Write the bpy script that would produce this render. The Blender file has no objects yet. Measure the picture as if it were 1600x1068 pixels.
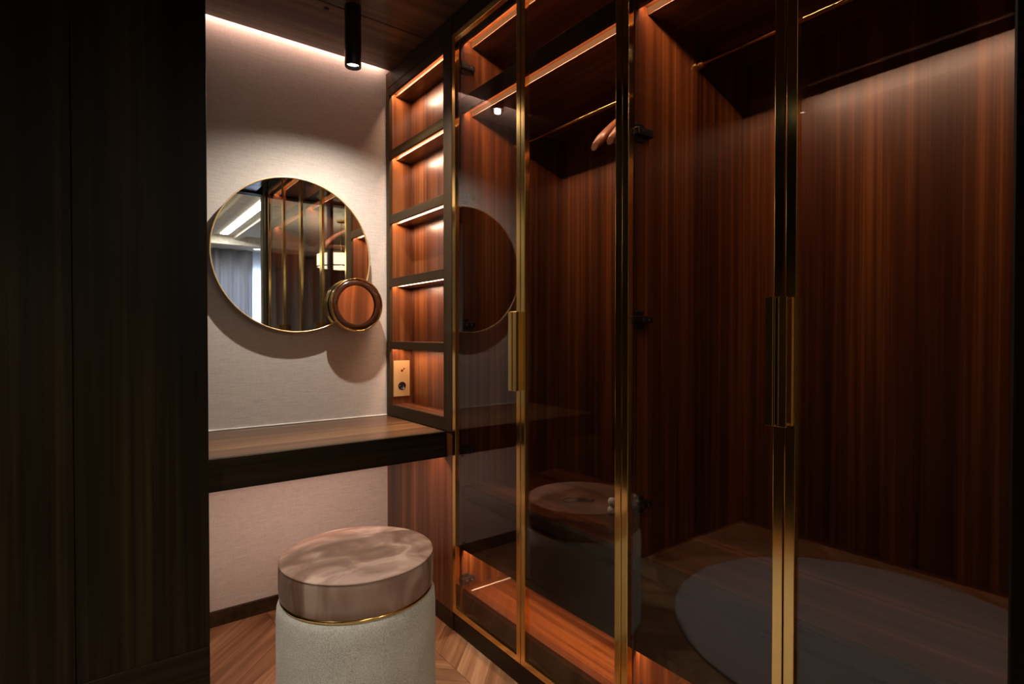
import bpy, bmesh, math, random
from mathutils import Vector, Matrix
random.seed(7)
PI = math.pi
sc = bpy.context.scene
col = sc.collection

# ------------------------------------------------------------------ camera
cam_d = bpy.data.cameras.new('camera')
cam_d.sensor_width = 36.0
cam_d.lens = 861.0 / 1600.0 * 36.0
cam_d.clip_start = 0.02
cam = bpy.data.objects.new('camera', cam_d)
cam.location = (0, 0, 1.15)
cam.rotation_euler = (math.radians(90 - 0.73), 0, math.radians(-37.05))
col.objects.link(cam)
sc.camera = cam

# ------------------------------------------------------------------ world, large lights, exposure
w = bpy.data.worlds.new('world'); sc.world = w
w.use_nodes = True
w.node_tree.nodes['Background'].inputs[0].default_value = (0.8, 0.7, 0.55, 1)
w.node_tree.nodes['Background'].inputs[1].default_value = 0.01
sc.view_settings.view_transform = 'Standard'
sc.view_settings.look = 'None'
sc.view_settings.exposure = 0.0
sc.view_settings.gamma = 1.0
sc.view_settings.use_curve_mapping = False

P_LED = 6.2          # wardrobe strip, W per metre
P_NICHE = 2.2
P_DESK = 4.0
P_COVE = 1.7
P_SPOT1 = 76.0
P_SPOT2 = 95.0
P_STOOL_FILL = 15.0  # added spot out of view, fills the stool front
LED_C = (1.0, 0.62, 0.41)
COVE_C = (1.0, 0.65, 0.53)
SPOT_C = (1.0, 0.92, 0.82)

# ------------------------------------------------------------------ main dimensions (metres)
W = 1.098            # wardrobe door plane
D = 2.44             # wall behind the vanity
CEIL = 2.375
XB = 1.65            # inner face of the wardrobe's back panel
GAPS = [1.838, 1.409, 0.979, 0.551, 0.122]

# ------------------------------------------------------------------ materials
MATS = {}
def new_mat(name):
    m = bpy.data.materials.new(name); m.use_nodes = True
    nt = m.node_tree
    for n in list(nt.nodes): nt.nodes.remove(n)
    out = nt.nodes.new('ShaderNodeOutputMaterial')
    MATS[name] = m
    return m, nt, out
def N(nt, t, **kw):
    n = nt.nodes.new(t)
    for k, v in kw.items():
        if hasattr(n, k): setattr(n, k, v)
        else: n.inputs[k.replace('_', ' ')].default_value = v
    return n
def bsdf(nt, out, base=(.5,.5,.5), rough=.5, metal=0, spec=.5, coat=0, coat_r=.1):
    b = nt.nodes.new('ShaderNodeBsdfPrincipled')
    b.inputs['Base Color'].default_value = (*base, 1)
    b.inputs['Roughness'].default_value = rough
    b.inputs['Metallic'].default_value = metal
    b.inputs['Specular IOR Level'].default_value = spec
    b.inputs['Coat Weight'].default_value = coat
    b.inputs['Coat Roughness'].default_value = coat_r
    nt.links.new(b.outputs[0], out.inputs[0])
    return b
def ramp(nt, fac, stops):
    r = nt.nodes.new('ShaderNodeValToRGB')
    e = r.color_ramp.elements
    while len(e) > 1: e.remove(e[-1])
    e[0].position = stops[0][0]; e[0].color = (*stops[0][1], 1)
    for p, c in stops[1:]:
        k = e.new(p); k.color = (*c, 1)
    nt.links.new(fac, r.inputs[0])
    return r
def noise(nt, vec, scale, detail=3, rough=.55):
    n = nt.nodes.new('ShaderNodeTexNoise')
    n.inputs['Scale'].default_value = scale
    n.inputs['Detail'].default_value = detail
    n.inputs['Roughness'].default_value = rough
    nt.links.new(vec, n.inputs['Vector'])
    return n
def mapped(nt, scale, rot=(0,0,0), per_object=False):
    tc = nt.nodes.new('ShaderNodeTexCoord')
    mp = nt.nodes.new('ShaderNodeMapping')
    mp.inputs['Scale'].default_value = scale
    mp.inputs['Rotation'].default_value = rot
    src = tc.outputs['Object']
    if per_object:
        oi = nt.nodes.new('ShaderNodeObjectInfo')
        cb = nt.nodes.new('ShaderNodeVectorMath'); cb.operation = 'SCALE'
        cb.inputs[0].default_value = (7.3, 3.1, 5.7)
        nt.links.new(oi.outputs['Random'], cb.inputs['Scale'])
        ad = nt.nodes.new('ShaderNodeVectorMath'); ad.operation = 'ADD'
        nt.links.new(src, ad.inputs[0]); nt.links.new(cb.outputs[0], ad.inputs[1])
        src = ad.outputs[0]
    nt.links.new(src, mp.inputs[0])
    return mp.outputs[0]
def mix_val(nt, a, b, fac):
    m = nt.nodes.new('ShaderNodeMix'); m.data_type = 'FLOAT'
    m.inputs[0].default_value = fac
    nt.links.new(a, m.inputs[2]); nt.links.new(b, m.inputs[3])
    return m.outputs[0]

def wood(name, axis, stops, rough=.32, fine=55, broad=9, coat=.25, spec=.4, per_object=False, along=.5):
    """striped veneer, the stripes running along one axis ('x', 'y', 'z')"""
    m, nt, out = new_mat(name)
    def sv(s):
        v = [s, s, s]; v['xyz'.index(axis)] = along * (s / 55.0 + .35)
        return tuple(v)
    a = noise(nt, mapped(nt, sv(fine), per_object=per_object), 1.0, 2)
    b = noise(nt, mapped(nt, sv(broad), per_object=per_object), 1.0, 2)
    c = noise(nt, mapped(nt, sv(fine * 4), per_object=per_object), 1.0, 1)
    v = mix_val(nt, a.outputs[0], b.outputs[0], .55)
    v = mix_val(nt, v, c.outputs[0], .15)
    r = ramp(nt, v, stops)
    bs = bsdf(nt, out, rough=rough, coat=coat, coat_r=.18, spec=spec)
    nt.links.new(r.outputs[0], bs.inputs['Base Color'])
    bump = nt.nodes.new('ShaderNodeBump'); bump.inputs['Strength'].default_value = .06
    bump.inputs['Distance'].default_value = .001
    nt.links.new(c.outputs[0], bump.inputs['Height']); nt.links.new(bump.outputs[0], bs.inputs['Normal'])
    return m
ST_RED = [(.35, (.020,.0055,.0022)), (.45, (.060,.017,.0055)), (.53, (.105,.032,.009)), (.62, (.21,.074,.019)), (.74, (.12,.038,.011))]
ST_MID = [(.38, (.030,.012,.005)), (.47, (.085,.036,.014)), (.54, (.15,.068,.026)), (.62, (.30,.155,.062))]
ST_DARK = [(.34, (.0035,.0019,.0006)), (.48, (.0105,.0062,.0016)), (.60, (.023,.0145,.0034)), (.72, (.048,.031,.007))]
ST_TRIM = [(.34, (.017,.009,.0038)), (.5, (.032,.018,.0075)), (.68, (.058,.034,.014))]
ST_FLOOR = [(.30, (.13,.055,.022)), (.45, (.24,.115,.052)), (.58, (.34,.18,.09)), (.72, (.45,.27,.15))]
wood('veneer_upright', 'z', ST_RED, rough=.34)
wood('veneer_depth', 'y', ST_RED, rough=.34)
wood('veneer_across', 'x', ST_RED, rough=.34)
wood('desk_veneer', 'x', ST_MID, rough=.33, fine=22, broad=5, along=.3)
wood('ceiling_veneer', 'x', [(.36,(.022,.010,.006)),(.48,(.06,.026,.013)),(.58,(.13,.058,.025)),(.70,(.22,.10,.04))], rough=.30, fine=16, broad=4, along=.25)
wood('dark_upright', 'z', ST_DARK, rough=.42, coat=.0, spec=.12)
wood('dark_across', 'x', ST_DARK, rough=.5, coat=0, spec=.15)
wood('dark_depth', 'y', ST_DARK, rough=.42, coat=0, spec=.25)
wood('trim_upright', 'z', ST_TRIM, rough=.45, coat=0, spec=.1)
wood('trim_depth', 'y', ST_TRIM, rough=.45, coat=0, spec=.1)

def floor_mat():
    m, nt, out = new_mat('parquet')
    # a plank's own long axis is its local x
    a = noise(nt, mapped(nt, (1.6, 26, 26), per_object=True), 1.0, 3)
    b = noise(nt, mapped(nt, (3, 110, 110), per_object=True), 1.0, 1)
    v = mix_val(nt, a.outputs[0], b.outputs[0], .25)
    oi = nt.nodes.new('ShaderNodeObjectInfo')
    ma = nt.nodes.new('ShaderNodeMath'); ma.operation = 'MULTIPLY_ADD'
    ma.inputs[1].default_value = .13; ma.inputs[2].default_value = -.065
    nt.links.new(oi.outputs['Random'], ma.inputs[0])
    ad = nt.nodes.new('ShaderNodeMath'); ad.operation = 'ADD'
    nt.links.new(v, ad.inputs[0]); nt.links.new(ma.outputs[0], ad.inputs[1])
    r = ramp(nt, ad.outputs[0], ST_FLOOR)
    bs = bsdf(nt, out, rough=.42, spec=.4)
    nt.links.new(r.outputs[0], bs.inputs['Base Color'])
floor_mat()

def wallpaper():
    m, nt, out = new_mat('wallpaper')
    a = noise(nt, mapped(nt, (14, 14, 260)), 1.0, 3, .7)
    b = noise(nt, mapped(nt, (90, 90, 900)), 1.0, 2, .7)
    c = noise(nt, mapped(nt, (420, 420, 40)), 1.0, 1)
    v = mix_val(nt, a.outputs[0], b.outputs[0], .45)
    v = mix_val(nt, v, c.outputs[0], .22)
    r = ramp(nt, v, [(.32, (.37,.315,.275)), (.48, (.48,.42,.375)), (.66, (.57,.51,.465))])
    bs = bsdf(nt, out, rough=.85, spec=.2)
    nt.links.new(r.outputs[0], bs.inputs['Base Color'])
    bump = nt.nodes.new('ShaderNodeBump'); bump.inputs['Strength'].default_value = .25
    bump.inputs['Distance'].default_value = .002
    nt.links.new(v, bump.inputs['Height']); nt.links.new(bump.outputs[0], bs.inputs['Normal'])
wallpaper()

def metal(name, c, rough):
    m, nt, out = new_mat(name)
    b = bsdf(nt, out, base=c, rough=rough, metal=1.0)
    n = noise(nt, mapped(nt, (30, 30, 4)), 1.0, 2)
    mr = nt.nodes.new('ShaderNodeMapRange')
    mr.inputs['To Min'].default_value = rough * .8; mr.inputs['To Max'].default_value = rough * 1.25
    nt.links.new(n.outputs[0], mr.inputs['Value']); nt.links.new(mr.outputs[0], b.inputs['Roughness'])
metal('brass', (.80, .55, .20), .13)
metal('brass_satin', (.82, .58, .28), .35)
MATS['brass_satin'].node_tree.nodes['Principled BSDF'].inputs['Metallic'].default_value = .65
metal('steel', (.6, .58, .55), .25)
metal('mirror_silver', (.93, .94, .92), .0)

def plain(name, c, rough=.5, spec=.5, var=.12, sc_=20, coat=0):
    m, nt, out = new_mat(name)
    b = bsdf(nt, out, base=c, rough=rough, spec=spec, coat=coat)
    n = noise(nt, mapped(nt, (sc_, sc_, sc_)), 1.0, 3)
    lo = tuple(x * (1 - var) for x in c); hi = tuple(min(1, x * (1 + var)) for x in c)
    r = ramp(nt, n.outputs[0], [(.35, lo), (.65, hi)])
    nt.links.new(r.outputs[0], b.inputs['Base Color'])
    return m
plain('black_metal', (.012, .012, .013), .35)
plain('black_plastic', (.008, .008, .008), .3)
plain('bezel_brown', (.045, .014, .006), .2, coat=.4)
plain('white_paint', (.72, .70, .64), .7)
plain('white_ceramic', (.62, .56, .52), .35)
plain('hanger_wood', (.42, .17, .08), .35, coat=.3)
def cloth(name, c, t):
    m, nt, out = new_mat(name)
    d = nt.nodes.new('ShaderNodeBsdfDiffuse'); d.inputs[0].default_value = (*c, 1)
    tl = nt.nodes.new('ShaderNodeBsdfTranslucent'); tl.inputs[0].default_value = (*c, 1)
    mx = nt.nodes.new('ShaderNodeMixShader'); mx.inputs[0].default_value = t
    nt.links.new(d.outputs[0], mx.inputs[1]); nt.links.new(tl.outputs[0], mx.inputs[2]); nt.links.new(mx.outputs[0], out.inputs[0])
cloth('curtain_cloth', (.46, .45, .46), .18)
cloth('sheer_cloth', (.75, .77, .8), .5)
plain('grey_wall', (.45, .42, .38), .8)
plain('bedroom_carpet', (.25, .23, .21), .95, .1)
plain('black_groove', (.006, .004, .003), .6)

def fabric():
    m, nt, out = new_mat('boucle')
    a = noise(nt, mapped(nt, (330, 330, 330)), 1.0, 2, .7)
    b = noise(nt, mapped(nt, (12, 12, 12)), 1.0, 2)
    v = mix_val(nt, a.outputs[0], b.outputs[0], .2)
    r = ramp(nt, v, [(.35, (.35,.335,.28)), (.5, (.54,.525,.455)), (.65, (.68,.665,.60))])
    bs = bsdf(nt, out, rough=.95, spec=.1)
    bs.inputs['Sheen Weight'].default_value = .2
    nt.links.new(r.outputs[0], bs.inputs['Base Color'])
    bump = nt.nodes.new('ShaderNodeBump'); bump.inputs['Strength'].default_value = .6
    bump.inputs['Distance'].default_value = .003
    nt.links.new(a.outputs[0], bump.inputs['Height']); nt.links.new(bump.outputs[0], bs.inputs['Normal'])
    m, nt, out = new_mat('velvet')
    a = noise(nt, mapped(nt, (5, 9, 3)), 1.0, 3, .5)
    a.inputs['Distortion'].default_value = 1.4
    r = ramp(nt, a.outputs[0], [(.36, (.14,.076,.050)), (.46, (.185,.107,.074)), (.54, (.26,.162,.118)), (.66, (.40,.28,.215))])
    bs = bsdf(nt, out, rough=.6, spec=.25)
    bs.inputs['Sheen Weight'].default_value = .12
    bs.inputs['Sheen Roughness'].default_value = .35
    bs.inputs['Sheen Tint'].default_value = (.9, .75, .65, 1)
    nt.links.new(r.outputs[0], bs.inputs['Base Color'])
    m, nt, out = new_mat('rug_pile')
    a = noise(nt, mapped(nt, (160, 160, 160)), 1.0, 3, .7)
    r = ramp(nt, a.outputs[0], [(.35, (.27,.235,.22)), (.65, (.50,.44,.42))])
    bs = bsdf(nt, out, rough=.95, spec=.1)
    nt.links.new(r.outputs[0], bs.inputs['Base Color'])
fabric()

def glass():
    # thin smoked pane: each face reflects by Schlick's law and tints what passes
    m, nt, out = new_mat('smoked_glass')
    lw = nt.nodes.new('ShaderNodeLayerWeight'); lw.inputs['Blend'].default_value = .5
    pw = nt.nodes.new('ShaderNodeMath'); pw.operation = 'POWER'; pw.inputs[1].default_value = 5.0
    nt.links.new(lw.outputs['Facing'], pw.inputs[0])
    ma = nt.nodes.new('ShaderNodeMath'); ma.operation = 'MULTIPLY_ADD'
    ma.inputs[1].default_value = .955; ma.inputs[2].default_value = .045
    nt.links.new(pw.outputs[0], ma.inputs[0])
    tr = nt.nodes.new('ShaderNodeBsdfTransparent'); tr.inputs[0].default_value = (.84, .80, .77, 1)
    gl = nt.nodes.new('ShaderNodeBsdfGlossy'); gl.inputs['Roughness'].default_value = 0.0
    gl.inputs['Color'].default_value = (.98, .98, .98, 1)
    mx = nt.nodes.new('ShaderNodeMixShader')
    nt.links.new(ma.outputs[0], mx.inputs[0]); nt.links.new(tr.outputs[0], mx.inputs[1]); nt.links.new(gl.outputs[0], mx.inputs[2])
    nt.links.new(mx.outputs[0], out.inputs[0])
glass()

def emit(name, c, s):
    m, nt, out = new_mat(name)
    e = nt.nodes.new('ShaderNodeEmission'); e.inputs[0].default_value = (*c, 1); e.inputs[1].default_value = s
    nt.links.new(e.outputs[0], out.inputs[0])
emit('lamp_lens', (1, .95, .88), 12)
emit('groove_glow', (.62, .24, .09), .8)  # glow colour imitating wood lit by the hidden strip
emit('cove_led', (1, .90, .72), 3.5)
emit('shade_glow', (1, .88, .66), 5)
emit('daylight_pane', (.62, .76, 1.0), 1.5)
M = MATS

# ------------------------------------------------------------------ mesh helpers
def link(name, bm, mat, parent=None, smooth=False):
    me = bpy.data.meshes.new(name); bm.to_mesh(me); bm.free()
    mats = mat if isinstance(mat, (list, tuple)) else [mat]
    for k in mats: me.materials.append(M[k])
    if smooth:
        for p in me.polygons: p.use_smooth = True
    o = bpy.data.objects.new(name, me); col.objects.link(o)
    if parent is not None:
        o.parent = parent
        o.matrix_parent_inverse = Matrix.Translation(parent_world(parent)).inverted()
    return o
def parent_world(p):
    v = Vector((0, 0, 0))
    while p is not None:
        v += p.location
        if p.parent is not None: v += p.matrix_parent_inverse.translation
        p = p.parent
    return v
def add_box(bm, x0, x1, y0, y1, z0, z1, bev=0.0, mi=0, seg=1):
    r = bmesh.ops.create_cube(bm, size=1.0)
    vs = r['verts']
    for v in vs:
        v.co = Vector(((x0 + x1) / 2 + v.co.x * (x1 - x0), (y0 + y1) / 2 + v.co.y * (y1 - y0), (z0 + z1) / 2 + v.co.z * (z1 - z0)))
    fs = set(f for v in vs for f in v.link_faces)
    for f in fs: f.material_index = mi
    if bev > 0:
        es = list(set(e for v in vs for e in v.link_edges))
        bmesh.ops.bevel(bm, geom=es, offset=bev, segments=seg, affect='EDGES', profile=.5, material=mi)
    return bm
def box(name, b, mat, parent=None, bev=.0008, seg=1):
    bm = bmesh.new(); add_box(bm, *b, bev=bev, seg=seg)
    return link(name, bm, mat, parent)
def add_cyl(bm, c0, c1, r0, r1=None, seg=24, mi=0, caps=True):
    r1 = r0 if r1 is None else r1
    c0, c1 = Vector(c0), Vector(c1)
    d = (c1 - c0); L = d.length; d.normalize()
    q = d.to_track_quat('Z', 'Y').to_matrix().to_4x4()
    mt = Matrix.Translation((c0 + c1) / 2) @ q
    r = bmesh.ops.create_cone(bm, cap_ends=caps, segments=seg, radius1=r0, radius2=r1, depth=L, matrix=mt)
    for v in r['verts']:
        for f in v.link_faces: f.material_index = mi
def lathe(bm, prof, seg=64, centre=(0,0,0), axis='z', mi=0):
    """prof: list of (radius, height); closed on the axis where the radius is 0"""
    rings = []
    cx, cy, cz = centre
    for r, h in prof:
        ring = []
        n = 1 if r < 1e-6 else seg
        for k in range(n):
            a = 2 * PI * k / seg
            if axis == 'z': p = (cx + r * math.cos(a), cy + r * math.sin(a), cz + h)
            else: p = (cx + r * math.cos(a), cy - h, cz + r * math.sin(a))       # axis pointing towards -y
            ring.append(bm.verts.new(p))
        rings.append(ring)
    for a, b in zip(rings[:-1], rings[1:]):
        for k in range(seg):
            k2 = (k + 1) % seg
            vs = [a[k % len(a)], a[k2 % len(a)], b[k2 % len(b)], b[k % len(b)]]
            u = []
            for v in vs:
                if v not in u: u.append(v)
            if len(u) >= 3:
                try: f = bm.faces.new(u); f.material_index = mi; f.smooth = True
                except ValueError: pass
    bmesh.ops.recalc_face_normals(bm, faces=bm.faces)
def tube(bm, pts, r, seg=8, closed=False, mi=0, taper=None):
    pts = [Vector(p) for p in pts]; n = len(pts); rings = []
    for i, p in enumerate(pts):
        if closed: t = pts[(i + 1) % n] - pts[i - 1]
        else: t = pts[min(i + 1, n - 1)] - pts[max(i - 1, 0)]
        t.normalize()
        ref = Vector((0, 1, 0)) if abs(t.y) < .9 else Vector((1, 0, 0))
        u = t.cross(ref).normalized(); v = t.cross(u).normalized()
        rr = r if taper is None else taper(i / (n - 1)) * r
        rings.append([bm.verts.new(p + u * rr * math.cos(2 * PI * k / seg) + v * rr * math.sin(2 * PI * k / seg)) for k in range(seg)])
    m = n if closed else n - 1
    for i in range(m):
        a, b = rings[i], rings[(i + 1) % n]
        for k in range(seg):
            f = bm.faces.new([a[k], a[(k + 1) % seg], b[(k + 1) % seg], b[k]]); f.smooth = True; f.material_index = mi
    if not closed:
        bm.faces.new(rings[0]); bm.faces.new(rings[-1][::-1])
    bmesh.ops.recalc_face_normals(bm, faces=bm.faces)

def thing(name, loc, label, cat, group=None):
    o = bpy.data.objects.new(name, None); o.location = loc; o.empty_display_size = .1
    col.objects.link(o); o['label'] = label; o['category'] = cat
    if group: o['group'] = group
    return o
def tag(o, label, cat, group=None):
    o['label'] = label; o['category'] = cat
    if group: o['group'] = group
    return o
def struct(o, label=None, cat=None):
    o['kind'] = 'structure'
    if label: o['label'] = label
    if cat: o['category'] = cat
    return o
def area(name, loc, direction, sx, sy, watts, c, parent=None, long_axis=Vector((0, 1, 0)), spread=PI):
    l = bpy.data.lights.new(name, 'AREA'); l.shape = 'RECTANGLE'; l.size = sx; l.size_y = sy
    l.energy = watts; l.color = c; l.spread = spread
    o = bpy.data.objects.new(name, l); col.objects.link(o)
    z = -Vector(direction).normalized(); y = long_axis.normalized(); x = y.cross(z).normalized()
    y = z.cross(x)
    mt = Matrix((x, y, z)).transposed().to_4x4(); mt.translation = Vector(loc)
    if parent is not None:
        o.parent = parent; o.matrix_parent_inverse = Matrix.Translation(parent_world(parent)).inverted()
    o.matrix_basis = mt
    return o

# ------------------------------------------------------------------ setting: floor
fl = box('floor', (-.98, 1.70, -.30, 2.46, -.06, -.004), 'black_groove', bev=0)
struct(fl, 'chevron parquet floor of brown oak planks', 'floor')
def planks():
    cw, per = .42, .155                    # column width, plank period along y
    x_edges = [-1.121 + cw * k for k in range(0, 7)]      # seams at ... .139, .559, .979
    def clip(poly, f):                      # Sutherland-Hodgman against half-plane f(p) >= 0
        o = []
        for i in range(len(poly)):
            a, b = poly[i - 1], poly[i]
            fa, fb = f(a), f(b)
            if (fa >= 0) != (fb >= 0):
                t = fa / (fa - fb); o.append((a[0] + (b[0] - a[0]) * t, a[1] + (b[1] - a[1]) * t))
            if fb >= 0: o.append(b)
        return o
    g = .0007
    for ci in range(len(x_edges) - 1):
        x0, x1 = x_edges[ci], x_edges[ci + 1]
        up = (round((x0 - .139) / cw) % 2 == 0)          # slope +1 or -1
        s = 1 if up else -1
        k0 = -8
        for k in range(k0, 26):
            ya = -.4 + k * per
            # plank lower edge passes through the value ya at the column's lower-height seam
            xl = x0 if up else x1
            def yy(x, base): return base + (x - xl) * s
            poly = [(x0 + g, yy(x0 + g, ya) + g), (x1 - g, yy(x1 - g, ya) + g), (x1 - g, yy(x1 - g, ya + per) - g), (x0 + g, yy(x0 + g, ya + per) - g)]
            for f in (lambda p: p[0] + .965, lambda p: 1.112 - p[0], lambda p: p[1] + .30, lambda p: 2.435 - p[1]):
                if len(poly) >= 3: poly = clip(poly, f)
            if len(poly) < 3: continue
            cx = sum(p[0] for p in poly) / len(poly); cy = sum(p[1] for p in poly) / len(poly)
            a = math.atan2(s, 1)
            ca, sa = math.cos(-a), math.sin(-a)
            bm = bmesh.new(); top = []; bot = []
            for px, py in poly:
                dx, dy = px - cx, py - cy
                lx, ly = dx * ca - dy * sa, dx * sa + dy * ca
                top.append(bm.verts.new((lx, ly, 0))); bot.append(bm.verts.new((lx, ly, -.010)))
            bm.faces.new(top); bm.faces.new(bot[::-1])
            for i in range(len(top)):
                j = (i + 1) % len(top)
                bm.faces.new([top[j], top[i], bot[i], bot[j]])
            bmesh.ops.recalc_face_normals(bm, faces=bm.faces)
            me = bpy.data.meshes.new('plank'); bm.to_mesh(me); bm.free(); me.materials.append(M['parquet'])
            o = bpy.data.objects.new('plank', me); col.objects.link(o); o.parent = fl
            o.location = (cx, cy, random.uniform(-.0003, .0003)); o.rotation_euler = (0, 0, a)
planks()

# ------------------------------------------------------------------ setting: walls, ceiling
wb = box('wall_back', (.20, 1.68, D, D + .10, -.06, 2.48), 'wallpaper', bev=0)
struct(wb, 'wall behind the vanity in pinkish beige woven wallpaper', 'wall')
bb = box('baseboard_back', (.262, W + .004, D - .014, D, 0, .058), 'trim_depth', bev=.001)
struct(bb, 'low dark wooden baseboard under the wallpaper', 'baseboard')
box('wall_trim_bead', (.262, W, D - .006, D - .0003, .771, .776), 'white_paint', wb, bev=.001)
wl = box('wall_left', (-1.07, -.97, -.30, 2.54, -.06, 2.48), 'dark_upright', bev=0)
struct(wl, 'dark veneered wall facing the wardrobe, seen in the door glass', 'wall')
bl = box('baseboard_left', (-.97, -.956, -.30, 1.848, 0, .10), 'dark_depth', bev=.001)
struct(bl, 'dark baseboard along the wall facing the wardrobe', 'baseboard')
ce = box('ceiling', (-.97, 1.70, -.30, 2.54, 2.43, 2.48), 'black_groove', bev=0)
struct(ce, 'ceiling lined with dark reddish brown veneer panels', 'ceiling')
for (ya, yb) in ((2.050, 2.398), (1.32, 2.046), (.62, 1.316), (-.08, .616), (-.30, -.084)):
    box('panel', (-.968, W + .002, ya, yb, CEIL, CEIL + .045), 'ceiling_veneer', ce, bev=.001)
area('cove_light', (.68, 2.419, 2.418), (0, .25, -1), .012, .80, P_COVE, COVE_C, ce, Vector((1, 0, 0)))
s = bmesh.new(); add_cyl(s, (.70, 2.085, CEIL - .006), (.70, 2.085, CEIL), .007, .011, 16)
sp = link('sensor', s, 'black_plastic', ce)

# ------------------------------------------------------------------ bedroom behind the camera (seen in the mirror and the glass)
BX0, BX1, BY = -2.4, 3.3, -4.9
b = box('floor', (BX0, BX1, BY, -.30, -.06, 0), 'bedroom_carpet', bev=0); struct(b, 'bedroom floor reflected in the round mirror', 'floor')
b = box('ceiling', (BX0, BX1, BY, -.30, 2.62, 2.70), 'white_paint', bev=0); struct(b, 'white bedroom ceiling with recessed light slot seen in the mirror', 'ceiling')
# soffit and slot mouldings
box('soffit', (BX0, BX1, BY, -4.25, 2.49, 2.618), 'white_paint', b, bev=.004)
box('moulding', (1.20, 1.34, -4.25, -.32, 2.575, 2.62), 'white_paint', b, bev=.006)
box('moulding', (1.64, 1.74, -4.25, -.32, 2.575, 2.62), 'white_paint', b, bev=.006)
box('moulding', (2.30, 2.36, -4.25, -.32, 2.585, 2.62), 'white_paint', b, bev=.006)
box('moulding', (-.60, -.50, -4.25, -.32, 2.575, 2.62), 'white_paint', b, bev=.006)
box('light_slot', (1.44, 1.54, -4.1, -.6, 2.606, 2.6195), 'cove_led', b, bev=0)
area('slot_light', (1.49, -2.35, 2.60), (0, 0, -1), .09, 3.4, 48, (1, .92, .80), b)
o = box('wall_bedroom', (BX0, BX1, BY - .1, BY, -.06, 2.70), 'grey_wall', bev=0); struct(o, 'far bedroom wall behind the curtains', 'wall')
o = box('wall_bedroom_left', (BX0 - .1, BX0, BY, -.30, -.06, 2.70), 'grey_wall', bev=0); struct(o, 'left bedroom wall', 'wall')
o = box('wall_bedroom_right', (BX1, BX1 + .1, BY, -.30, -.06, 2.70), 'grey_wall', bev=0); struct(o, 'right bedroom wall', 'wall')
o = box('wall_entrance_left', (BX0, -.97, -.40, -.30, -.06, 2.70), 'grey_wall', bev=0); struct(o, 'wall left of the dressing area entrance', 'wall')
o = box('wall_entrance_right', (1.16, BX1, -.40, -.30, -.06, 2.70), 'grey_wall', bev=0); struct(o, 'wall right of the dressing area entrance', 'wall')
o = box('trim_1', (-.97, 1.16, -.40, -.302, CEIL - .015, 2.70), 'trim_depth', bev=0); struct(o, 'dark wooden lintel above the dressing area entrance', 'trim')
o = box('trim_2', (W - .002, 1.66, -.04, .098, 0, CEIL), 'trim_upright', bev=.001); struct(o, 'dark wooden pier closing the near end of the wardrobe', 'trim')
o = box('trim_3', (W - .008, W - .0025, .060, .072, .07, 2.30), 'brass', bev=.001); struct(o, 'slim brass strip on the pier beside the wardrobe', 'trim')
win = box('window_1', (1.3, 2.9, BY + .001, BY + .03, .35, 2.35), 'white_paint', bev=.003); struct(win, 'bedroom window with cool daylight behind the curtains', 'window')
for k in range(3):
    box('window_pane', (1.36 + k * .5, 1.80 + k * .5, BY + .0301, BY + .036, .42, 2.28), 'daylight_pane', win, bev=0)
area('window_light', (2.10, BY + .045, 1.35), (0, 1, 0), 1.4, 1.7, 60, (.62, .76, 1.0), win, Vector((0, 0, 1)))

def curtain(x0, x1, label, amp=.045, ph=0.0, dy=.17, mat='curtain_cloth'):
    bm = bmesh.new(); n = int((x1 - x0) / .012); prev = None
    zs = (.012, .8, 1.7, 2.488)
    for i in range(n + 1):
        x = x0 + (x1 - x0) * i / n
        row = []
        for j, z in enumerate(zs):
            a = amp * (1.15 - .25 * j / 3)
            y = BY + dy + a * math.sin(x * 34 + ph + 1.3 * math.sin(x * 5.1)) + .2 * a * math.sin(x * 83)
            row.append(bm.verts.new((x + .01 * math.sin(x * 17 + j), y, z)))
        if prev:
            for j in range(3):
                f = bm.faces.new([prev[j], row[j], row[j + 1], prev[j + 1]]); f.smooth = True
        prev = row
    bmesh.ops.solidify(bm, geom=bm.faces[:], thickness=.003)
    o = link('curtain', bm, mat)
    return tag(o, label, 'curtain')
curtain(-2.3, 2.02, 'long grey bedroom curtain right of the bright gap seen in the mirror')
curtain(1.2, 3.0, 'thin white sheer curtain glowing pale blue between the grey bedroom curtains', .02, 1.0, .085, 'sheer_cloth')
curtain(2.16, 3.2, 'pleated grey bedroom curtain at the mirror\'s left rim')

def drum_lamp(x, y):
    t = thing('pendant_lamp', (x, y, 2.0), 'round drum ceiling lamp of the bedroom glowing in the mirrored door glass', 'lamp')
    bm = bmesh.new()
    R = .30
    lathe(bm, [(R, 2.02), (R, 2.17), (R - .006, 2.17), (R - .006, 2.02), (R, 2.02)], 48, (x, y, 0))
    link('lamp_shade', bm, 'shade_glow', t)
    bm = bmesh.new(); tube(bm, [(x + (R + .004) * math.cos(a), y + (R + .004) * math.sin(a), 2.015) for a in [2 * PI * k / 40 for k in range(40)]], .008, 6, True)
    link('shade_ring', bm, 'brass', t)
    bm = bmesh.new(); tube(bm, [(x + (R + .004) * math.cos(a), y + (R + .004) * math.sin(a), 2.175) for a in [2 * PI * k / 40 for k in range(40)]], .008, 6, True)
    link('shade_ring', bm, 'brass', t)
    bm = bmesh.new(); add_cyl(bm, (x, y, 2.17), (x, y, 2.60), .010); add_cyl(bm, (x, y, 2.597), (x, y, 2.62), .06)
    for k in range(3):
        a = 2 * PI * k / 3; tube(bm, [(x, y, 2.20), (x + R * math.cos(a), y + R * math.sin(a), 2.172)], .005, 6)
    link('stem', bm, 'brass', t)
    l = bpy.data.lights.new('bulb', 'POINT'); l.energy = 30; l.color = (1, .84, .6); l.shadow_soft_size = .06
    o = bpy.data.objects.new('bulb', l); col.objects.link(o); o.location = (x, y, 2.10)
drum_lamp(-.32, -2.2)
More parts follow.
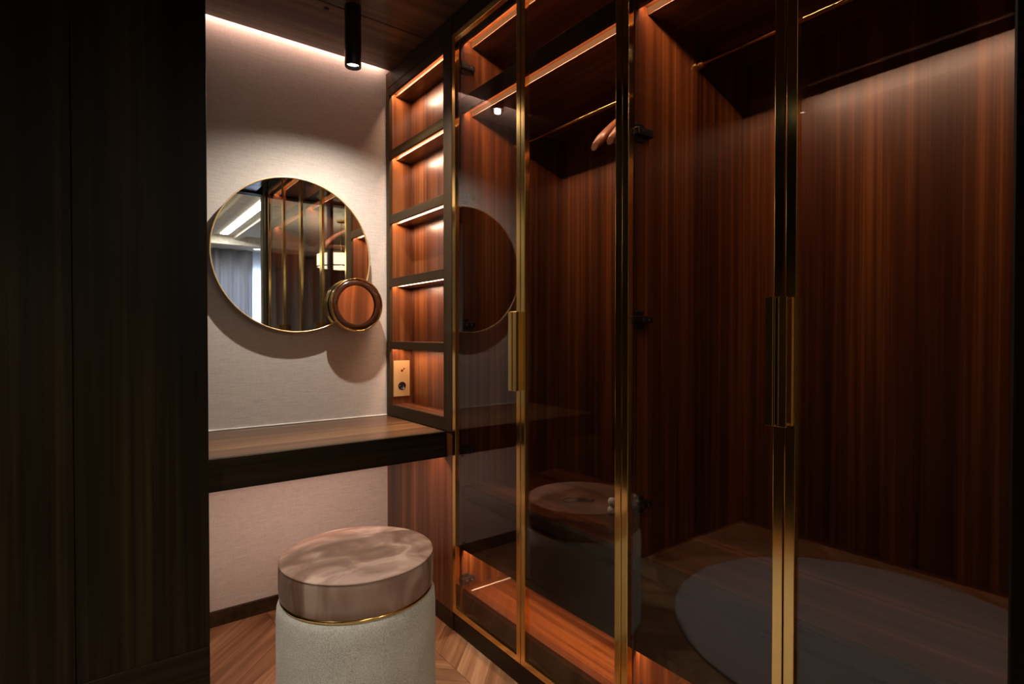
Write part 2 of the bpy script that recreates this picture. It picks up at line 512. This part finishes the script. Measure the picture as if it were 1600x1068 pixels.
bm = bmesh.new(); add_cyl(bm, (2.02, -4.5, 2.486), (2.02, -4.5, 2.4925), .045, seg=24)
dl = link('downlight', bm, 'lamp_lens'); tag(dl, 'small round downlight above the bedroom curtain in the mirror', 'light')

# slender post at the camera's right
lf = box('trim_4', (.586, .612, .02, .1118, 0.001, CEIL - .002), 'dark_upright', bev=.002)
struct(lf, 'slender dark wooden post at the right margin of the picture', 'trim')

# ------------------------------------------------------------------ tall dark cabinet, left
tc = thing('tall_cabinet', (-.35, 2.14, 0), 'tall near-black veneered cabinet filling the left of the picture beside the vanity', 'cabinet')
box('body', (-.968, .262, 1.870, 2.44, .0, CEIL - .001), 'dark_upright', tc, bev=.0005)
for xa, xb in ((-.968, -.500), (-.498, -.050), (-.048, .265)):
    box('door', (xa, xb, 1.850, 1.870, .2235, CEIL - .003), 'dark_upright', tc, bev=.0006)
box('plinth', (-.968, .265, 1.850, 1.870, 0, .2215), 'dark_across', tc, bev=.0006)

# ------------------------------------------------------------------ vanity desk
dk = thing('vanity_desk', (.68, 2.16, .67), 'floating walnut vanity desk with thick black front edge below the round mirror', 'desk')
box('desk_top', (.266, W - .001, 1.904, D - .0005, .745, .77), 'desk_veneer', dk, bev=.0008)
box('front_apron', (.266, W - .001, 1.885, 1.9035, .67, .7702), 'dark_across', dk, bev=.0008)
box('underside', (.266, W - .001, 1.98, D - .0005, .67, .7445), 'dark_across', dk, bev=.0005)
box('light_profile', (.28, W - .01, 1.906, 1.926, .69, .70), 'steel', dk, bev=.0005)
area('desk_light', (.68, 1.922, .686), (0, .5, -1), .012, .78, P_DESK, COVE_C, dk, Vector((1, 0, 0)))

# ------------------------------------------------------------------ side wall under the desk + shelf niche
nu = thing('shelf_niche', (1.16, 2.14, 0), 'tall lit walnut shelf niche with five open compartments beside the wallpaper', 'shelving')
Y0, Y1 = 1.906, 2.405
box('side_panel', (W + .014, 1.30, Y1, D - .001, .001, 2.30), 'veneer_upright', nu, bev=.0006)
box('stile', (W, W + .0135, Y1 + .001, D - .001, .7715, 2.30), 'trim_upright', nu, bev=.0008)
box('side_panel', (W + .014, 1.30, 1.8392, Y0, .001, 2.30), 'veneer_upright', nu, bev=.0006)
box('stile', (W, W + .0135, 1.8392, Y0 - .001, .7715, 2.30), 'trim_upright', nu, bev=.0008)
box('back_panel', (1.214, 1.232, Y0, Y1, .767, 2.299), 'veneer_upright', nu, bev=.0004)
box('lower_panel', (W + .002, W + .0135, 1.8392, D - .001, .072, .769), 'veneer_upright', nu, bev=.0006)
box('plinth', (W + .003, W + .020, 1.8392, D - .016, 0, .070), 'trim_depth', nu, bev=.0006)
box('header', (W, W + .02, 1.8392, D - .001, 2.302, CEIL - .001), 'trim_depth', nu, bev=.0006)
def niche_shelf(zt, zb, name='shelf', lit=True):
    # front rail, board behind a light groove
    bm = bmesh.new()
    add_box(bm, W + .001, W + .012, Y0 + .0005, Y1 - .0005, zb, zt, .0006)
    add_box(bm, W + .0121, W + .034, Y0 + .0005, Y1 - .0005, zb + .012, zt, 0)
    add_box(bm, W + .0341, 1.2135, Y0 + .0005, Y1 - .0005, zb + .001, zt, .0004)
    for f in bm.faces:
        c = f.calc_center_median()
        f.material_index = 1 if c.x < W + .0119 else 0
    o = link(name, bm, ['veneer_depth', 'trim_depth'], nu)
    if lit:
        area('niche_light', (W + .0150, (Y0 + Y1) / 2, zb + .007), (.80, 0, -.6), .008, Y1 - Y0 - .02, P_NICHE, LED_C, o)
niche_shelf(2.300, 2.263, 'top_board')
for zt, zb in ((2.006, 1.968), (1.706, 1.667), (1.412, 1.373), (1.119, 1.084)): niche_shelf(zt, zb)
niche_shelf(.825, .772, 'bottom_board', lit=False)

# outlet plate on the niche's far side
op = thing('outlet_plate', (1.156, Y1, .944), 'brushed brass plate with toggle switch above a black round socket', 'socket')
box('plate', (1.115, 1.198, Y1 - .0065, Y1 - .0003, .859, 1.029), 'brass_satin', op, bev=.0015)
bm = bmesh.new(); add_cyl(bm, (1.157, Y1 - .0065, .982), (1.157, Y1 - .0075, .982), .006); tube(bm, [(1.157, Y1 - .007, .982), (1.157, Y1 - .018, .986), (1.157, Y1 - .030, .992)], .0028, 8, taper=lambda t: .8 + .5 * t)
link('toggle', bm, 'brass', op)
bm = bmesh.new(); lathe(bm, [(0, .0004), (.0165, .0004), (.0165, .0022), (.0195, .0022), (.0195, 0)], 32, (1.157, Y1 - .0065, .909), axis='y')
so = link('socket', bm, 'black_plastic', op)
bm = bmesh.new()
for dx in (-.0065, .0065): add_cyl(bm, (1.157 + dx, Y1 - .0088, .909), (1.157 + dx, Y1 - .0065, .909), .0022, seg=10)
add_cyl(bm, (1.157, Y1 - .014, .916), (1.157, Y1 - .0035, .916), .0018, seg=10)
link('contact', bm, 'steel', so)

# ------------------------------------------------------------------ wardrobe units
def hinge(y_face, sgn, z, parent):
    """black concealed hinge: y_face is the side panel face, sgn the way into the cabinet"""
    bm = bmesh.new()
    ya, yb = sorted((y_face + sgn * .0005, y_face + sgn * .018))
    add_box(bm, W + .0225, W + .085, ya, yb, z - .010, z + .010, .003, 0, 2)
    ya, yb = sorted((y_face + sgn * .0005, y_face + sgn * .006))
    add_box(bm, W + .030, W + .062, ya, yb, z - .024, z + .024, .002, 0)
    for x in (W + .045, W + .066):
        add_cyl(bm, (x, y_face + sgn * .0175, z), (x, y_face + sgn * .0195, z), .0045, seg=12, mi=1)
    return link('hinge', bm, ['black_metal', 'steel'], parent)

def door(parent, ya, yb, hinge_at, label=None):
    """brass framed smoked glass door between ya < yb; hinge_at 'lo' or 'hi'"""
    g = .0012; ya += g; yb -= g; z0, z1 = .075, 2.298; sw = .021; x0, x1 = W, W + .020
    bm = bmesh.new()
    # mitred ring of four bars
    o = [(ya, z0), (yb, z0), (yb, z1), (ya, z1)]; i = [(ya + sw, z0 + sw), (yb - sw, z0 + sw), (yb - sw, z1 - sw), (ya + sw, z1 - sw)]
    V = {}
    for k in range(4):
        for nm, p in (('o', o[k]), ('i', i[k])):
            for s_, x in (('f', x0), ('b', x1)): V[nm + s_ + str(k)] = bm.verts.new((x, p[0], p[1]))
    for k in range(4):
        j = (k + 1) % 4
        bm.faces.new([V['of%d' % k], V['of%d' % j], V['if%d' % j], V['if%d' % k]])
        bm.faces.new([V['ob%d' % k], V['ob%d' % j], V['ib%d' % j], V['ib%d' % k]])
        bm.faces.new([V['of%d' % k], V['of%d' % j], V['ob%d' % j], V['ob%d' % k]])
        bm.faces.new([V['if%d' % k], V['if%d' % j], V['ib%d' % j], V['ib%d' % k]])
    bmesh.ops.recalc_face_normals(bm, faces=bm.faces)
    es = [e for e in bm.edges if len(e.link_faces) == 2 and e.calc_face_angle(0) > .5]
    bmesh.ops.bevel(bm, geom=es, offset=.0012, segments=2, affect='EDGES', profile=.5)
    d = link('door', bm, 'brass', parent)
    if label: d['label'] = label
    box('glass_pane', (W + .007, W + .011, ya + sw - .001, yb - sw + .001, z0 + sw - .001, z1 - sw + .001), 'smoked_glass', d, bev=0)
    # angled pull along the meeting stile
    yh = (yb, -1) if hinge_at == 'lo' else (ya, 1)
    bm = bmesh.new()
    y_m, sg = yh
    a, b_ = sorted((y_m + sg * .0005, y_m + sg * .0045)); add_box(bm, W - .034, W - .0002, a, b_, .970, 1.225, .0006)
    a, b_ = sorted((y_m + sg * .0046, y_m + sg * .020)); add_box(bm, W - .034, W - .030, a, b_, .970, 1.225, .0006)
    a, b_ = sorted((y_m + sg * .0046, y_m + sg * .016)); add_box(bm, W - .004, W - .0002, a, b_, .970, 1.225, .0006)
    link('handle', bm, 'brass', d)
    yf = (parent['ylo'], 1) if hinge_at == 'lo' else (parent['yhi'], -1)
    for z in (.197, .70, 1.19, 1.68, 2.18): hinge(yf[0], yf[1], z, d)
    return d

def led_board(parent, ya, yb, zb, zt, name, watts, mat='veneer_depth', xback=XB - .0005, aim=(.85, 0, -.45)):
    """board with a dark front rail and a light groove behind it"""
    bm = bmesh.new()
    xf = W + .030
    add_box(bm, xf, xf + .014, ya, yb, zb, zt, .0008)
    add_box(bm, xf + .0141, xf + .050, ya, yb, zb + .016, zt, 0)
    add_box(bm, xf + .0501, xback, ya, yb, zb, zt, .0005)
    add_box(bm, xf + .0502, xf + .056, ya, yb, zb - .0020, zb + .001, 0)
    for f in bm.faces:
        f.material_index = 1 if f.calc_center_median().x < xf + .0139 else 0
    o = link(name, bm, [mat, 'dark_depth'], parent)
    if watts:
        area('strip_light', (xf + .0175, (ya + yb) / 2, zb + .0095), aim, .006, yb - ya - .01, watts * (yb - ya), LED_C, o)
        box('groove_glow_strip', (xf + .0470, xf + .0503, ya + .002, yb - .002, zb + .0012, zb + .0155), 'groove_glow', o, bev=0)  # added glowing strip, stands in for the groove's lit wooden back face
    return o

def wardrobe(y0, ym, y1, name, label):
    """unit between y0 (near) and y1 (far), doors meet at ym"""
    t = thing('wardrobe', ((W + XB) / 2, ym, 0), label, 'wardrobe', 'glass fronted wardrobe units')
    th = .018
    ylo, yhi = y0 + th, y1 - th
    t['ylo'] = ylo; t['yhi'] = yhi
    xf = W + .030
    box('side_panel', (xf, XB + .018, y0 + .0004, ylo, .072, 2.372), 'veneer_upright', t, bev=.0005)
    box('side_panel', (xf, XB + .018, yhi, y1 - .0004, .072, 2.372), 'veneer_upright', t, bev=.0005)
    box('back_panel', (XB, XB + .017, ylo + .0003, yhi - .0003, .14, 2.36), 'veneer_upright', t, bev=0)
    a, b = ylo + .0003, yhi - .0003
    led_board(t, a, b, 2.268, 2.300, 'top_board', P_LED * .9)
    led_board(t, a, b, 2.002, 2.060, 'shelf', P_LED)
    box('header', (W + .002, W + .022, y0 + .0004, y1 - .0004, 2.302, CEIL - .001), 'trim_depth', t, bev=.0008)
    # drawer block
    box('drawer_top', (xf + .004, XB - .0005, a, b, .540, .560), 'veneer_depth', t, bev=.001)
    box('edge_strip', (xf + .0005, xf + .0038, a, b, .530, .5605), 'black_groove', t, bev=0)
    box('edge_strip', (xf + .0038, xf + .030, a, b, .5605, .5625), 'black_groove', t, bev=0)
    box('drawer_recess', (xf + .034, XB - .003, a, b, .345, .539), 'black_groove', t, bev=0)
    led_board(t, a, b, .318, .344, 'drawer_bottom', P_LED * .85, aim=(.5, 0, -1))
    mid = (a + b) / 2
    for ya, yb in ((a, mid - .001), (mid + .001, b)):
        box('drawer_front', (xf + .006, xf + .026, ya + .001, yb - .001, .347, .512), 'dark_depth', t, bev=.001)
    # shoe shelf at the bottom
    box('base_board', (xf + .006, XB - .0005, a, b, .145, .165), 'veneer_depth', t, bev=.001)
    box('base_front', (xf + .012, xf + .026, a, b, .072, .144), 'dark_depth', t, bev=.0006)
    box('plinth', (W + .006, W + .024, y0 + .0002, y1 - .0002, 0, .072), 'dark_depth', t, bev=.0006)
    # hanging rail
    bm = bmesh.new()
    tube(bm, [(1.40, a + .001, 1.930), (1.40, b - .001, 1.930)], .0075, 16)
    rl = link('hanging_rail', bm, 'brass', t)
    for yy, sg in ((a, 1), (b, -1)):
        bm = bmesh.new(); add_cyl(bm, (1.40, yy, 1.930), (1.40, yy + sg * .006, 1.930), .017, seg=24); add_cyl(bm, (1.40, yy + sg * .006, 1.930), (1.40, yy + sg * .022, 1.930), .0105, seg=20)
        link('rail_socket', bm, 'brass', rl)
    door(t, y0, ym, 'lo'); door(t, ym, y1, 'hi')
    return t
wA = wardrobe(GAPS[2], GAPS[1], GAPS[0], 'wardrobe', 'far glass-fronted wardrobe unit with hangers, next to the lit shelf niche')
wB = wardrobe(GAPS[4], GAPS[3], GAPS[2], 'wardrobe', 'near wardrobe unit with smoked glass doors, empty, at the right of the picture')
box('pale_strip', (1.146, 1.60, 1.774, 1.780, .1655, .1685), 'white_ceramic', wA, bev=.0006)  # thin pale strip running across the bottom shelf

# ------------------------------------------------------------------ hangers on the far unit's rail
def hanger(y, dz, rz, label):
    t = thing('clothes_hanger', (1.40, y, 1.930), label, 'hanger', 'wooden hangers on the wardrobe rail')
    bm = bmesh.new()
    # broad curved shoulders, thicker towards the tips
    n = 26; rings = []
    for i in range(n + 1):
        s = -1 + 2 * i / n
        x = .205 * s; z = -.075 - .145 * abs(s) ** 1.8
        hw = .009 + .013 * abs(s) ** 2.2; hh = .013 + .007 * abs(s) ** 3
        endf = 1 if abs(s) < .97 else .6
        yo = .030 * abs(s) ** 2
        ring = [bm.verts.new((x, yo + hw * endf * math.cos(2 * PI * k / 12), z + hh * endf * math.sin(2 * PI * k / 12))) for k in range(12)]
        rings.append(ring)
    for a, b in zip(rings[:-1], rings[1:]):
        for k in range(12):
            f = bm.faces.new([a[k], a[(k + 1) % 12], b[(k + 1) % 12], b[k]]); f.smooth = True
    bm.faces.new(rings[0]); bm.faces.new(rings[-1][::-1]); bmesh.ops.recalc_face_normals(bm, faces=bm.faces)
    me = bpy.data.meshes.new('shoulder_bar'); bm.to_mesh(me); bm.free(); me.materials.append(M['hanger_wood'])
    o = bpy.data.objects.new('shoulder_bar', me); col.objects.link(o); o.parent = t
    bm = bmesh.new(); tube(bm, [(-.175, .020, -.190), (.175, .020, -.190)], .006, 10)
    me = bpy.data.meshes.new('trouser_bar'); bm.to_mesh(me); bm.free(); me.materials.append(M['hanger_wood'])
    o = bpy.data.objects.new('trouser_bar', me); col.objects.link(o); o.parent = t
    bm = bmesh.new()
    pts = [(0, 0, -.068), (0, 0, -.040), (.004, 0, -.030)] + [(.0125 * math.sin(a) , 0, .0 - .0125 * math.cos(a)) for a in [math.radians(g) for g in range(30, 275, 20)]]
    pts = [(0, 0, -.068), (0, 0, -.035)] + [(.0128 * math.sin(math.radians(g)), 0, -.0005 - .0128 * math.cos(math.radians(g))) for g in range(20, 270, 18)]
    tube(bm, pts, .0020, 8)
    me = bpy.data.meshes.new('hook'); bm.to_mesh(me); bm.free(); me.materials.append(M['brass'])
    o = bpy.data.objects.new('hook', me); col.objects.link(o); o.parent = t
    t.location.z += dz; t.rotation_euler = (0, 0, rz)
hanger(1.030, .003, math.radians(-2), 'wooden coat hanger nearest the partition, on the brass rail')
hanger(1.090, .003, math.radians(3), 'middle one of three wooden coat hangers on the brass rail')
hanger(1.150, .003, math.radians(2), 'wooden coat hanger farthest from the partition, its rounded tip showing left of the brass stile')

# small things on the far unit's drawer top
bm = bmesh.new()
for cz, r in ((.5745, .0135), (.6015, .0125)):
    lathe(bm, [(0, -.0135 * r / .0135), (r * .75, -.011), (r * 1.05, -.004), (r * 1.05, .004), (r * .75, .011), (0, .0135)], 20, (1.352, 1.245, cz))
bm2 = bm
o = link('ornament', bm2, 'white_ceramic', smooth=True)
tag(o, 'small white rounded ornament on the drawer top beside the brass stile', 'ornament')
tg = thing('key_tag', (1.38, 1.407, .56), 'small black tag with a cord loop lying on the drawer top', 'tag')
bm = bmesh.new(); add_box(bm, -.016, .016, -.028, .028, 0, .006, .0028, 0, 2)
bmesh.ops.rotate(bm, verts=bm.verts, cent=(0, 0, 0), matrix=Matrix.Rotation(math.radians(35), 3, 'Z'))
bmesh.ops.translate(bm, verts=bm.verts, vec=(1.385, 1.40, .5603)); link('tag_body', bm, 'black_plastic', tg)
bm = bmesh.new(); tube(bm, [(1.375 - .030 * (1 + math.cos(a)) , 1.425 + .022 * math.sin(a) + .012, .5625) for a in [2 * PI * k / 20 for k in range(20)]], .0014, 6, True)
link('cord', bm, 'black_metal', tg)

# ------------------------------------------------------------------ round vanity mirror with magnifier
vm = thing('vanity_mirror', (.675, 2.40, 1.485), 'large round brass-rimmed wall mirror with a small magnifying mirror on its lower right', 'mirror')
bm = bmesh.new(); R = .320
lathe(bm, [(0, .0), (R, .0), (R, .002), (0, .002)], 128, (.675, 2.402, 1.485), axis='y')
for f in bm.faces: f.smooth = False
link('mirror_glass', bm, 'mirror_silver', vm)
bm = bmesh.new()
lathe(bm, [(R + .0002, -.006), (R + .0002, .006), (R + .005, .006), (R + .005, -.006), (R + .0002, -.006)], 128, (.675, 2.402, 1.485), axis='y')
link('rim', bm, 'brass_satin', vm)
bm = bmesh.new(); lathe(bm, [(0, -.0345), (.24, -.0345), (.24, -.002), (0, -.002)], 64, (.675, 2.402, 1.485), axis='y')
for f in bm.faces: f.smooth = False
link('backing', bm, 'black_metal', vm)
mg = None
cx, cz, yb_ = .924, 1.283, 2.383
bm = bmesh.new(); lathe(bm, [(.1135, 0), (.1175, 0), (.1175, .006), (.1135, .006), (.1135, .014), (.1175, .014), (.1175, .026), (.1155, .027), (.112, .026), (.112, .0), (.1135, 0)], 96, (cx, yb_, cz), axis='y')
mg = link('magnifier', bm, 'brass', vm); mg['label'] = 'small round brass-rimmed magnifying mirror with brown bezel'
bm = bmesh.new(); lathe(bm, [(0, .001), (.1118, .001), (.1118, .0245), (.088, .0225), (.086, .0215)], 96, (cx, yb_, cz), axis='y')
link('bezel', bm, 'bezel_brown', mg)
bm = bmesh.new()
Rc = 1.3
prof = [(.0865 * k / 16, .0215 - .0005 - (Rc - math.sqrt(Rc * Rc - .0865 ** 2)) + (Rc - math.sqrt(Rc * Rc - (.0865 * k / 16) ** 2))) for k in range(17)]
lathe(bm, prof, 96, (cx, yb_, cz), axis='y')
for v in bm.verts: v.co.y += .05 * (v.co.x - cx) + .004
link('lens', bm, 'mirror_silver', mg, smooth=True)
bm = bmesh.new(); add_cyl(bm, (cx, yb_ + .001, cz), (cx - .02, 2.4, cz + .02), .010); link('swivel', bm, 'brass', mg)

# ------------------------------------------------------------------ ceiling spotlights
def spot(x, y, watts, label, blend=1.0, ang=148, hgt=.172, tilt=(0,0,0)):
    t = thing('spotlight', (x, y, CEIL), label, 'spotlight', 'black cylinder ceiling spotlights')
    zb = CEIL - hgt; r = .030
    bm = bmesh.new()
    lathe(bm, [(0, CEIL - .0005), (r, CEIL - .0005), (r, zb + .002), (r - .001, zb), (r - .003, zb), (r - .004, zb + .016), (0, zb + .016)], 40, (x, y, 0))
    link('housing', bm, 'black_metal', t)
    bm = bmesh.new(); lathe(bm, [(0, zb + .0145), (r - .0045, zb + .0145), (r - .0045, zb + .0155)], 32, (x, y, 0))
    lens = link('lens', bm, 'lamp_lens', t)
    l = bpy.data.lights.new('spot_beam', 'SPOT'); l.energy = watts; l.color = SPOT_C; l.spot_size = math.radians(ang); l.spot_blend = blend; l.shadow_soft_size = .012
    o = bpy.data.objects.new('spot_beam', l); col.objects.link(o)
    o.parent = t; o.location = (0, 0, -hgt - .004); o.rotation_euler = tilt
spot(.775, 2.013, P_SPOT1, hgt=.224, label= 'black cylinder spotlight above the desk in front of the wallpaper')
spot(-.486, 1.28, P_SPOT2, ang=84, blend=.8, label= 'black cylinder spotlight over the round rug, seen as a glint in the door glass')
spot(.60, .50, P_STOOL_FILL, label= 'added black cylinder spotlight out of view near the camera, filling light on the stool front', ang=110)  # unseen fill lamp, added to brighten the camera side of the stool

# ------------------------------------------------------------------ stool
SX, SY = .632, 1.614
st = thing('stool', (SX, SY, 0), 'round upholstered stool with brown velvet cushion on a beige fabric drum', 'stool')
bm = bmesh.new()
lathe(bm, [(0, .006), (.222, .006), (.230, .012), (.232, .03), (.232, .33), (.230, .362), (.224, .378), (.212, .386), (0, .386)], 96, (SX, SY, 0))
link('drum', bm, 'boucle', st)
bm = bmesh.new(); lathe(bm, [(.2, .384), (.2225, .384), (.2225, .392), (.2, .392)], 96, (SX, SY, 0)); link('brass_band', bm, 'brass', st)
bm = bmesh.new()
lathe(bm, [(0, .390), (.217, .390), (.2235, .396), (.2255, .42), (.2255, .470), (.2245, .480), (.2225, .486), (.2235, .4885), (.2215, .4925), (.218, .492), (.205, .4965), (.16, .502), (.08, .506), (0, .507)], 128, (SX, SY, 0))
link('cushion', bm, 'velvet', st)
bm = bmesh.new(); tube(bm, [(SX + .2222 * math.cos(a), SY + .2222 * math.sin(a), .4895) for a in [2 * PI * k / 96 for k in range(96)]], .0028, 8, True)
link('piping', bm, 'velvet', st)

# ------------------------------------------------------------------ rug
bm = bmesh.new()
lathe(bm, [(0, .0008), (.70, .0008), (.705, .006), (.70, .012), (.3, .0125), (0, .0125)], 128, (-.15, .87, 0))
rg = link('rug', bm, 'rug_pile'); tag(rg, 'large round grey rug on the parquet, seen in the door glass', 'rug')
